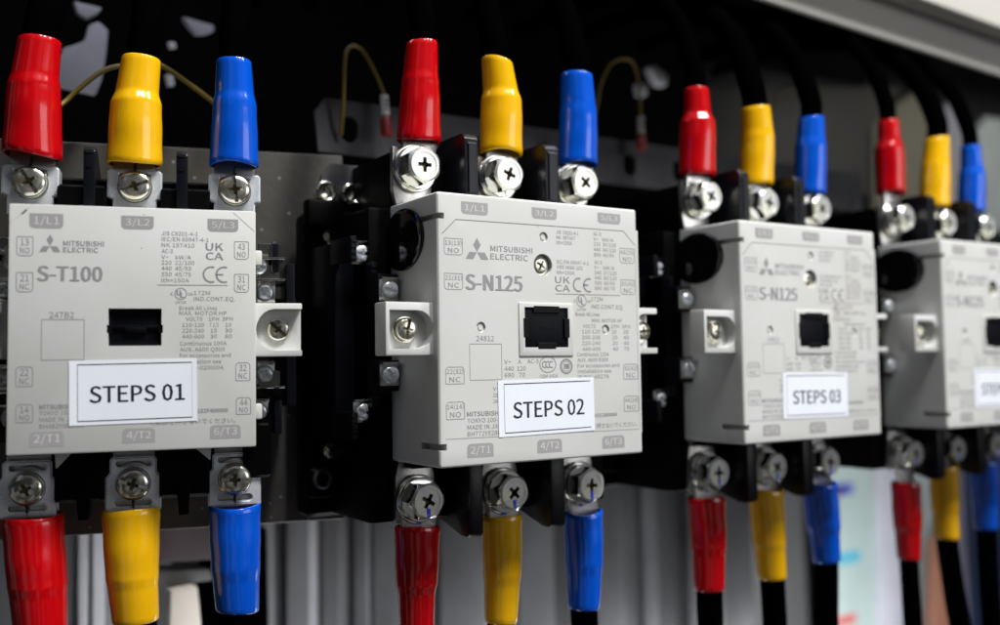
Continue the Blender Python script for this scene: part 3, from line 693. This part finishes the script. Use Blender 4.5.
def cable(k, side, i):
    A, B, Cc = SLEEVES['%d%s' % (k, side)][i]
    colr = ('red', 'yellow', 'blue')[i]
    d = 21 if k == 1 else 38
    sg = 1 if side == 't' else -1
    base = Vector(C1LOC) if k == 1 else Vector((NX[k], 0, 0)); rz = AN if k == 1 else 0
    su = (4.3, 42.3, 80.8)[i] if k == 1 else (8.2, 50.8, 93.4)[i]
    sv = (57.2 if sg > 0 else -60.2) if k == 1 else (70.8 if sg > 0 else -70.2)
    org = Matrix.Rotation(rz, 4, 'Z') @ Vector((su, d, sv)) + base
    where = 'above' if sg > 0 else 'below'
    t = thing('power_cable', 'black cable in a %s sleeve rising from the top terminal of the STEPS 0%d contactor' % (colr, k) if sg > 0 else
              'black cable in a %s sleeve hanging from the bottom terminal of the STEPS 0%d contactor' % (colr, k), 'cable', org, rz, 'power cables on the contactors')
    rnd = random.Random(k * 31 + i * 7 + (sg > 0))
    # sleeve: thick half over the lug barrel, shoulder, thin half over the cable, open rims
    P = [Vector((a[0] - su, 0, a[1] - sv)) for a in (A, B, Cc)]
    r0, r1, r2 = A[2], B[2], Cc[2]; rn = min(r1 - .6, r2 * 1.07 + .25)
    L1 = (P[1] - P[0]).length; L2 = (P[2] - P[1]).length; T = L1 + L2
    st = [(-.0, r0 - 1.3), (-.02, r0 - .35), (.3, r0 - .05)]
    n = 10
    for j in range(1, n + 1): st.append((L1 * (j / n) * .93, r0 + (r1 - r0) * (j / n) + .08 * math.sin(j * 1.1 + i)))
    for j in range(1, 8): f = j / 7; st.append((L1 * .93 + f * 6.2, r1 + (rn - r1) * sm(f)))
    for j in range(1, 7): f = j / 6; st.append((L1 * .93 + 6.2 + f * (T - L1 * .93 - 6.2 - .5), rn + (r2 - rn) * f))
    st += [(T - .15, r2 - .2), (T, r2 - .6), (T - .6, r2 - 1.5)]
    def axis(s_):
        s_ = max(0, s_)
        w = .5 * (1 + math.tanh((s_ - L1) / 6.))
        a = P[0].lerp(P[1], min(s_ / L1, 1.6)); b = P[1].lerp(P[2], (s_ - L1) / L2)
        return a * (1 - w) + b * w
    seg = 48; vs = []; fs = []; ph = rnd.random() * 6
    tilt0 = (rnd.random() - .5) * .12 + (.10 if (k == 1 and side == 'b' and i == 0) else 0) - (.08 if (k == 1 and side == 't' and i == 0) else 0)
    tilt1 = (rnd.random() - .5) * .2 - (.22 if (k == 2 and side == 't' and i == 1) else 0)
    for s_, r in st:
        c = axis(s_); fr = s_ / T
        for q in range(seg):
            a = 2 * PI * q / seg
            fl = 1 - .10 * (1 - sm(s_ / (L1 * .8)))              # flatter over the lug
            rr = r * (1 + .007 * math.sin(3 * a + ph) + .006 * math.sin(5 * a + ph * 2 + s_ * .08))
            x = rr * math.cos(a); y = rr * math.sin(a) * fl
            dz = x * (tilt0 * (1 - sm(fr * 3)) + tilt1 * sm(fr * 3 - 2)) + (.5 * math.sin(2 * a + ph) * (1 - sm(fr * 6)))
            vs.append((c.x + x, c.y + y, c.z + dz))
    for l in range(len(st) - 1):
        for q in range(seg):
            w = (q + 1) % seg; fs.append((l * seg + q, l * seg + w, (l + 1) * seg + w, (l + 1) * seg + q))
    MB().add(vs, fs).obj('insulating_sleeve', M[colr], t, smooth=60)
    # lug: ring tongue under the screw, running up into the sleeve
    g = MB(); ll = P[0].z + sg * 7; ww = 8.6 if k > 1 else 8.
    pts = [(ww * math.cos(a), ww * math.sin(a) * 1.02) for a in [(PI + PI * j / 12 if sg > 0 else PI * j / 12) for j in range(13)]]
    hw = min(ww, r0 - 1.8); ux = P[0].x
    pts = pts + ([(ux + hw, P[0].z - 1.5), (ux + hw, ll), (ux - hw, ll), (ux - hw, P[0].z - 1.5)] if sg > 0 else [(ux - hw, P[0].z + 1.5), (ux - hw, ll), (ux + hw, ll), (ux + hw, P[0].z + 1.5)])
    y0 = -1.4 if k > 1 else 1.0
    g.prism(pts, y0, y0 + 2.2 if k > 1 else y0 + 2, bev=.25)
    g.obj('terminal_lug', M['tin'], t)
    # the cable itself
    e = P[2]; dr = (P[2] - P[1]).normalized()
    if sg > 0:
        back = Vector((0, 1, 0)) if k > 1 else Vector((.25, .97, 0))
        path = [e - dr * 12, e, e + dr * 14 + back * 2, e + Vector((0, 0, 38)) + back * 14 + dr * 4, e + Vector((0, 0, 68)) + back * 40, e + Vector((0, 0, 92)) + back * 85, e + Vector((0, 0, 108)) + back * 150, e + Vector((0, 0, 112)) + back * 230]
    else:
        bt = BOT.get((k, i)); q = Vector((bt[0] - su, 0, bt[1] - sv)) if bt else e + dr * 45
        path = [e - dr * 12, e, e.lerp(q, .3) + dr * 1.5, e.lerp(q, .65) + dr * .5, q, q + (q - e).normalized() * 40 + Vector((0, 6, -8)), q + (q - e).normalized() * 90 + Vector((0, 20, -30))]
    pp = []
    for j in range(len(path) - 1):
        p0 = path[max(j - 1, 0)]; p1 = path[j]; p2 = path[j + 1]; p3 = path[min(j + 2, len(path) - 1)]
        for m_ in range(6):
            f = m_ / 6; pp.append(.5 * ((2 * p1) + (p2 - p0) * f + (2 * p0 - 5 * p1 + 4 * p2 - p3) * f * f + (3 * p1 - p0 - 3 * p2 + p3) * f ** 3))
    pp.append(path[-1])
    MB().tube([tuple(p) for p in pp], r2 - 1.15, 20).obj('cable_core', M['cable'], t, smooth=60)
for k in (1, 2, 3, 4):
    for side in 'tb':
        for i in range(3): cable(k, side, i)

# ------------------------------------------------------------------ behind the contactors
def rotbox(name, m, x0, x1, y0, y1, z0, z1, bev=0.):
    return MB().box(x0, x1, y0, y1, z0, z1, bev)
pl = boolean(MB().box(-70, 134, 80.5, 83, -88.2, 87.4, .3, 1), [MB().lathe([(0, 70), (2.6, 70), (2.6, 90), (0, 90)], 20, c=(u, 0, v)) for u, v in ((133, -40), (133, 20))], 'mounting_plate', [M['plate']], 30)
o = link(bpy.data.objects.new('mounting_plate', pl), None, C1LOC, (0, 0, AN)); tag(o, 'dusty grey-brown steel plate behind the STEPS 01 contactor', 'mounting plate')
o = MB().box(4, 520, 106, 109, -78, 62, .4, 1).obj('mounting_plate', M['black']); tag(o, 'black backing plate behind the STEPS 02, 03 and 04 contactors', 'mounting plate')
rl = MB().prism([(2, 96), (430, 96), (430, 124), (6, 124), (0, 116)], 130, 132)
rl = boolean(rl, [MB().prism(outline_pts(u - 5, 102, u + 5, 116, 5, 5), 120, 140) for u in (19, 60, 101, 142, 207, 248, 289, 330, 371)], 'slotted_rail', [M['rail']], 30)
o = link(bpy.data.objects.new('slotted_rail', rl)); tag(o, 'dark grey slotted steel rail running behind the red, yellow and blue sleeves', 'rail')
# pair of ring-headed bolts on a small brown bracket, left of the STEPS 02 contactor
b = thing('bolt_bracket', 'small steel bracket with two ring-headed bolts left of the STEPS 02 contactor', 'bracket', (0, 0, 0))
MB().prism([(-19, 58), (4, 58), (4, 80), (-10, 80), (-15, 74)], 84, 86, bev=.3).obj('bracket_plate', M['rail'], b)
for u in (-14.4, -1.9):
    MB().lathe([(3.2, 3), (3.2, 0), (4.1, -.6), (5.0, 0), (5.2, 3), (5.2, 5)], 32, c=(u, 80, 65.8)).obj('ring_bolt', M['steel'], b)
    MB().lathe([(0, 2.2), (1.6, 1.6), (3.1, 3)], 20, c=(u, 80, 65.8)).obj('bolt_socket', M['screw'], b)
o = MB().lathe([(2.6, 3), (2.6, 0), (3.6, -.8), (4.9, 0), (5.4, 3), (5.4, 6), (0, 6), (0, 3), (2.6, 3)], 32, c=(-17.4, 78, -63.6)).obj('ring_bolt', M['rail']); tag(o, 'dull ring-headed bolt at the bottom left corner of the STEPS 02 base', 'bolt')

def wire(pts, label, grp, r=.95, ends=True):
    t = thing('control_wire', label, 'wire', pts[0], 0, grp); o0 = Vector(pts[0]); P = [Vector(p) - o0 for p in pts]; pp = []
    for j in range(len(P) - 1):
        p0 = P[max(j - 1, 0)]; p1 = P[j]; p2 = P[j + 1]; p3 = P[min(j + 2, len(P) - 1)]
        for m_ in range(6):
            f = m_ / 6; pp.append(.5 * ((2 * p1) + (p2 - p0) * f + (2 * p0 - 5 * p1 + 4 * p2 - p3) * f * f + (3 * p1 - p0 - 3 * p2 + p3) * f ** 3))
    pp.append(P[-1]); MB().tube([tuple(p) for p in pp], r, 10).obj('wire_core', M['wire'], t, smooth=60)
    if ends:
        a, b = P[-2], P[-1]; dr = (b - a).normalized()
        MB().tube([tuple(a), tuple(a.lerp(b, .8))], 2.2, 16).obj('marker_tube', M['white'], t)
        m = MB(); c = a.lerp(b, .4)
        for q in (-2.2, 0, 2.2): m.box(c.x - .9, c.x + .9, c.y - 2.35, c.y - 2.1, c.z + q - .5, c.z + q + .5)
        m.obj('marker_lettering', M['ink'], t)
        MB().tube([tuple(b - dr * 2), tuple(b), tuple(b + dr * 8)], [2.4, 3.0, 3.0], 16).obj('crimp_boot', M['ferrule'], t)
G = 'yellow control wires behind the contactors'
wire([(13.3, 128, 105), (12.3, 122, 121), (12.4, 120, 141.8), (15.2, 120, 149), (20.8, 120, 149.4), (27.4, 120, 141), (34.2, 120, 126.5), (34.6, 119, 113)], 'looped yellow wire with a white marker tube left of the STEPS 02 red sleeve', G)
wire([(176.4, 128, 128), (175.7, 122, 140), (177.6, 120, 152.6), (184.9, 120, 165.9), (194.3, 120, 171), (203, 120, 169.9), (207.4, 120, 157), (208.3, 120, 137), (207.3, 119, 124)], 'looped yellow wire with a white marker tube left of the STEPS 03 red sleeve', G)
wire([(-131, 112, 92), (-119.9, 120, 101.5), (-112, 120, 110.5), (-102.5, 120, 119.2), (-91.9, 122, 123.6), (-78.8, 124, 126.5), (-64, 126, 120), (-50, 128, 112)], 'yellow wire arching behind the STEPS 01 yellow sleeve', G, 1.15, False)
wire([(321, 122, 146), (326.1, 120, 156.6), (333.5, 120, 168), (348.8, 120, 173.6), (362, 120, 172), (376.3, 120, 160), (380, 122, 146)], 'thin dim wire arching behind the STEPS 03 blue sleeve', G, .7, False)

# ------------------------------------------------------------------ cabinet and what lies far behind
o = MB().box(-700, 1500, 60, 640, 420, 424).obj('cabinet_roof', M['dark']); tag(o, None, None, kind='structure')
bw = MB(); bw.prism([(-700, -95), (-60, -95), (430, -112), (430, -60), (470, 160), (500, 175), (500, 290), (760, 300), (800, 330), (1500, 380), (1500, 420), (-700, 420)], 372, 376)  # near-black sheet standing in for the cabinet's unlit depth
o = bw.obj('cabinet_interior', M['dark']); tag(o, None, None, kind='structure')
# light frame profile crossing the top right corner
fr = thing('cabinet_frame', 'light grey folded steel frame profile across the top right corner', 'cabinet frame', (370, 60, 196), math.radians(0))
def zf(x): return -.036 * (x - 370) - .0
def beam(y0, y1, za, zb, name, m, bev=.8):
    b = MB(); bm = bmesh.new(); bmesh.ops.create_cube(bm, size=1)
    for v in bm.verts:
        x = -500 if v.co.x < 0 else 700; v.co = Vector((x, y0 if v.co.y < 0 else y1, (za if v.co.z < 0 else zb) - .036 * x))
    bmesh.ops.bevel(bm, geom=bm.edges[:], offset=bev, segments=3, affect='EDGES'); b.bm(bm); return b.obj(name, m, fr)
beam(0, 3, -1, 20, 'lower_flange', M['frame']); beam(0, 26, 20.3, 22.5, 'step_web', M['frame'], .5); beam(-16, -13, 24, 300, 'upper_flange', M['frame']); beam(-12, 20, 24.3, 27, 'inner_lip', M['frame'], .5)  # upper flange carried far out of view to block lamp light behind it

def patch(name, pts, y0, y1, m, label, cat, bev=1.5, grp=None):
    o = MB().prism(pts, y0, y1, bev=bev).obj(name, m); return tag(o, label, cat, grp)
def M2(n, c, r=.6, me=0.): return mat(n, c, r, me, var=.15, vscale=12)
PALE = M2('pale_grey_paint', (.30, .30, .35)); PALE2 = M2('soft_white_plastic', (.5, .5, .52))
patch('pale_piece', [(-106, 139), (-87, 137), (-84, 146), (-82, 160), (-81, 174), (-86, 178), (-91, 175), (-93, 166), (-98, 163), (-104, 160), (-107, 150)], 228, 234, PALE, 'pale grey piece between the STEPS 01 red and yellow sleeves', 'cable duct')  # this and the next two: pale pieces of unidentified kind
patch('pale_fragment', [(-99, 187), (-84, 186), (-87, 182), (-92, 178), (-97, 181)], 228, 234, PALE, 'small pale piece high above the STEPS 01 red and yellow sleeves', 'bracket')
patch('pale_fragment', [(-41, 189), (-23, 187), (-22, 184), (-28, 181), (-33, 180), (-37, 184)], 228, 234, PALE, 'small pale piece above and left of the STEPS 01 blue sleeve', 'bracket')
patch('cable_tie_head', [(-49, 172.5), (-45, 173), (-44, 170), (-48, 169)], 228, 231, PALE2, 'tiny pale cable tie head above the STEPS 01 yellow sleeve', 'cable tie', .6)
patch('cable_tie_head', [(-50.5, 153.5), (-46, 154), (-45, 148), (-49, 147)], 228, 231, PALE2, 'pale cable tie head just right of the STEPS 01 yellow sleeve', 'cable tie', .6)
patch('wire_connector', [(311, 213), (318, 216), (331, 209), (329, 201), (321, 201)], 228, 236, PALE2, 'small white connector above and left of the STEPS 03 red sleeve', 'connector', 2)
patch('wire_connector', [(301, 200), (309, 199), (310, 191), (303, 190)], 228, 236, PALE2, 'lower, smaller white connector left of the STEPS 03 red sleeve', 'connector', 2)
# rear panels at right
patch('rear_panel', [(500, 176), (775, 176), (775, 245), (840, 310), (700, 290), (500, 262)], 378, 384, M2('olive_grey_paint', (.014, .013, .008)), 'dark olive panel behind the STEPS 03 blue sleeve', 'panel')
patch('rear_panel', [(779, 150), (905, 150), (895, 318), (850, 300), (785, 262)], 378, 384, M2('khaki_grey_paint', (.13, .12, .085)), 'khaki panel behind the STEPS 04 red and yellow sleeves', 'panel')
patch('rear_panel', [(910, 150), (962, 150), (962, 318), (935, 314), (915, 262)], 378, 384, M2('lilac_grey_paint', (.24, .24, .27)), 'lilac grey strip between the STEPS 04 yellow and blue sleeves', 'panel')
patch('rear_panel', [(966, 150), (1180, 150), (1180, 300), (1010, 296), (985, 270)], 378, 384, M2('sea_grey_paint', (.36, .40, .39)), 'sea grey panel right of the STEPS 04 blue sleeve', 'panel')

# lower rear: folded metal wall, its bright and dark reflections painted as strip greys
SL = {}
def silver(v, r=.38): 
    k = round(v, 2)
    if k not in SL: SL[k] = mat('reflection_streaked_metal', (v, v, v * 1.06), r, .5, var=.7, vscale=9, stretch=(1, 1, .55))
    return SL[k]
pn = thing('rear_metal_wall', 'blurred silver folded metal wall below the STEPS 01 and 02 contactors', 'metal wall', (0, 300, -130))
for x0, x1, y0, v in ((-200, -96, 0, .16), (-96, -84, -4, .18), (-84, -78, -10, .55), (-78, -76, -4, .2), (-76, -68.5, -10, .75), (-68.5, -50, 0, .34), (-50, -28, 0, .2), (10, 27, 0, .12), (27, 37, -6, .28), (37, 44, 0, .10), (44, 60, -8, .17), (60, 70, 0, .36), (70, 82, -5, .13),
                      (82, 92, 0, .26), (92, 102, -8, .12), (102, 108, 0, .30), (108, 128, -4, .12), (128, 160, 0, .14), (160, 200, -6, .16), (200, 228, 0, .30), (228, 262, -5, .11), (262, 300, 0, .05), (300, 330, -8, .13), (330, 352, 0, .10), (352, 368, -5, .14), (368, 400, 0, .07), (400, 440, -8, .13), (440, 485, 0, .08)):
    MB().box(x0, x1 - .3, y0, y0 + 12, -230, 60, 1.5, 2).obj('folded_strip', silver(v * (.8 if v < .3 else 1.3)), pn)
patch('junction_box', [(-54, -98), (-14, -98), (-14, -122), (-54, -120)], 226, 240, M2('dark_maroon_paint', (.045, .03, .034)), 'dark maroon box behind the STEPS 01 yellow and blue lower sleeves', 'box', 2)
patch('junction_box', [(-54, -123), (-24, -127), (-22, -134), (-54, -134)], 230, 240, M2('mid_grey_paint', (.12, .12, .12)), 'grey box edge low between the STEPS 01 yellow and blue sleeves', 'box', 2)
patch('terminal_cover', [(-48, -135), (-33, -134), (-29, -175), (-49, -175)], 222, 232, M2('warm_white_plastic', (.95, .86, .76)), 'small warm white block low between the STEPS 01 yellow and blue sleeves', 'cover', 2)
patch('black_duct', [(-26, -112), (12, -108), (14, -230), (-28, -230)], 236, 250, M['cable'], 'black duct behind the STEPS 01 blue lower sleeve', 'duct', 3)
# paper sheet and pillars at lower right
ps = thing('wiring_sheet', 'pale mint printed sheet hung behind the STEPS 03 blue lower sleeve', 'sheet', (790, 421, -250))
MB().box(-62, 26, 0, 2, -150, 125, .3, 1).obj('paper', M2('mint_paper', (.42, .52, .50)), ps)
for x, z, w, h, c in ((-25, 87, 15, 11, (.10, .12, .5)), (-36, 84, 8, 9, (.3, .12, .45)), (-21, 8, 20, 12, (.10, .42, .55)), (-38, -62, 26, 9, (.6, .12, .12))):
    MB().box(x - w, x + w, -.6, 0 - .1, z - h * .6, z + h * .6, .2, 1).obj('printed_patch', M2('printed_colour', c), ps)
patch('white_pillar', [(818, -120), (864, -122), (858, -380), (812, -380)], 416, 426, M2('pillar_white', (.55, .55, .62)), 'white pillar left of the STEPS 04 red lower sleeve', 'pillar', 3)
patch('rear_panel', [(866, -120), (962, -122), (958, -390), (860, -390)], 428, 432, M2('grey_mint_paint', (.38, .43, .43)), 'pale panel behind the STEPS 04 red lower sleeve', 'panel')
patch('orange_post', [(916, -232), (934, -234), (962, -400), (900, -400)], 410, 420, M2('salmon_plastic', (.42, .19, .12)), 'salmon orange post low behind the STEPS 04 yellow cable', 'post', 3)
patch('rear_panel', [(964, -120), (1000, -125), (1008, -400), (960, -400)], 424, 430, M2('lilac_panel', (.26, .25, .33)), 'lilac strip between the STEPS 04 yellow and blue cables', 'panel')
patch('navy_box', [(1004, -120), (1200, -120), (1200, -420), (1010, -420)], 424, 440, M2('navy_paint', (.012, .025, .07)), 'dark navy box in the bottom right corner', 'box', 3)
patch('dark_rear_panel', [(486, -100), (700, -110), (715, -150), (722, -420), (486, -400)], 440, 446, M2('slate_paint', (.07, .07, .07)), 'slate grey panel behind the STEPS 03 lower sleeves', 'panel')
o = MB().box(-700, 1700, 520, 524, -620, 424).obj('far_wall', M2('far_grey', (.02, .02, .022))); tag(o, None, None, kind='structure')

# ------------------------------------------------------------------ lamps
def area(name, target, az, el, dist, sx, sy, power, col=(1, 1, 1)):
    """az: degrees to the right of straight-on, el: degrees above"""
    a, e = math.radians(az), math.radians(el)
    d = Vector((math.sin(a) * math.cos(e), -math.cos(a) * math.cos(e), math.sin(e)))
    l = bpy.data.lights.new(name, 'AREA'); l.shape = 'RECTANGLE'; l.size = sx * S; l.size_y = sy * S; l.energy = power; l.color = col
    o = bpy.data.objects.new(name, l); COL.objects.link(o); o.location = (Vector(target) + d * dist) * S
    o.rotation_euler = d.to_track_quat('Z', 'Y').to_euler(); return o
TG = (60, 20, 0)
area('ceiling_lamp', TG, 24, 60, 1800, 100, 420, 43, (1, .985, .96))
area('ceiling_lamp', TG, -4, 62, 1800, 80, 420, 18, (.95, .98, 1))
area('ceiling_lamp', TG, 54, 50, 1900, 90, 420, 14, (1, 1, 1))
area('room_fill', TG, 34, 10, 1700, 900, 600, 4.4, (.96, .98, 1))
area('added_rear_fill', (-60, 232, 165), 0, 62, 140, 200, 60, .24, (.9, .92, 1))  # unseen light added to brighten the pale pieces at upper left
area('added_rear_fill', (980, 380, 215), -4, 14, 330, 300, 120, .8, (1, .98, .94))  # unseen light added to lift the rear panels at right
area('added_rear_fill', (300, 420, -190), 10, -35, 300, 900, 120, 3.1, (.95, .97, 1))  # unseen light added below to brighten metal wall and sheet

w = bpy.data.worlds.new('World'); sc.world = w; w.use_nodes = True; nt = w.node_tree
bg = nt.nodes['Background']; tc = nt.nodes.new('ShaderNodeTexCoord'); ns = nt.nodes.new('ShaderNodeTexNoise'); ns.inputs['Scale'].default_value = 3.2; ns.inputs['Detail'].default_value = 2
cr = nt.nodes.new('ShaderNodeValToRGB'); cr.color_ramp.elements[0].position = .50; cr.color_ramp.elements[0].color = (.05, .05, .055, 1); cr.color_ramp.elements[1].position = .60; cr.color_ramp.elements[1].color = (4., 4.1, 4.3, 1)  # unseen bright patches made up for the metal to reflect
nt.links.new(tc.outputs['Generated'], ns.inputs['Vector']); nt.links.new(ns.outputs['Fac'], cr.inputs['Fac']); nt.links.new(cr.outputs['Color'], bg.inputs['Color']); bg.inputs['Strength'].default_value = .045

# ------------------------------------------------------------------ camera
cam = bpy.data.cameras.new('camera'); co = bpy.data.objects.new('camera', cam); COL.objects.link(co); sc.camera = co
r = Vector((0.84422512, -0.53578405, -0.01481171)); u = Vector((-0.01683414, -0.05412573, 0.99839222)); f = Vector((0.53572432, 0.84261845, 0.05471376))
mx = Matrix(((r.x, u.x, -f.x, -185.71 * S), (r.y, u.y, -f.y, -334.93 * S), (r.z, u.z, -f.z, -14.72 * S), (0, 0, 0, 1)))
co.matrix_world = mx
cam.sensor_width = 36; cam.lens = 35.28; cam.clip_start = .01; cam.clip_end = 50
cam.dof.use_dof = True; cam.dof.focus_distance = .398; cam.dof.aperture_fstop = 4.6; cam.dof.aperture_blades = 0
sc.view_settings.view_transform = 'Standard'; sc.view_settings.look = 'None'; sc.view_settings.gamma = 1; sc.view_settings.exposure = 0
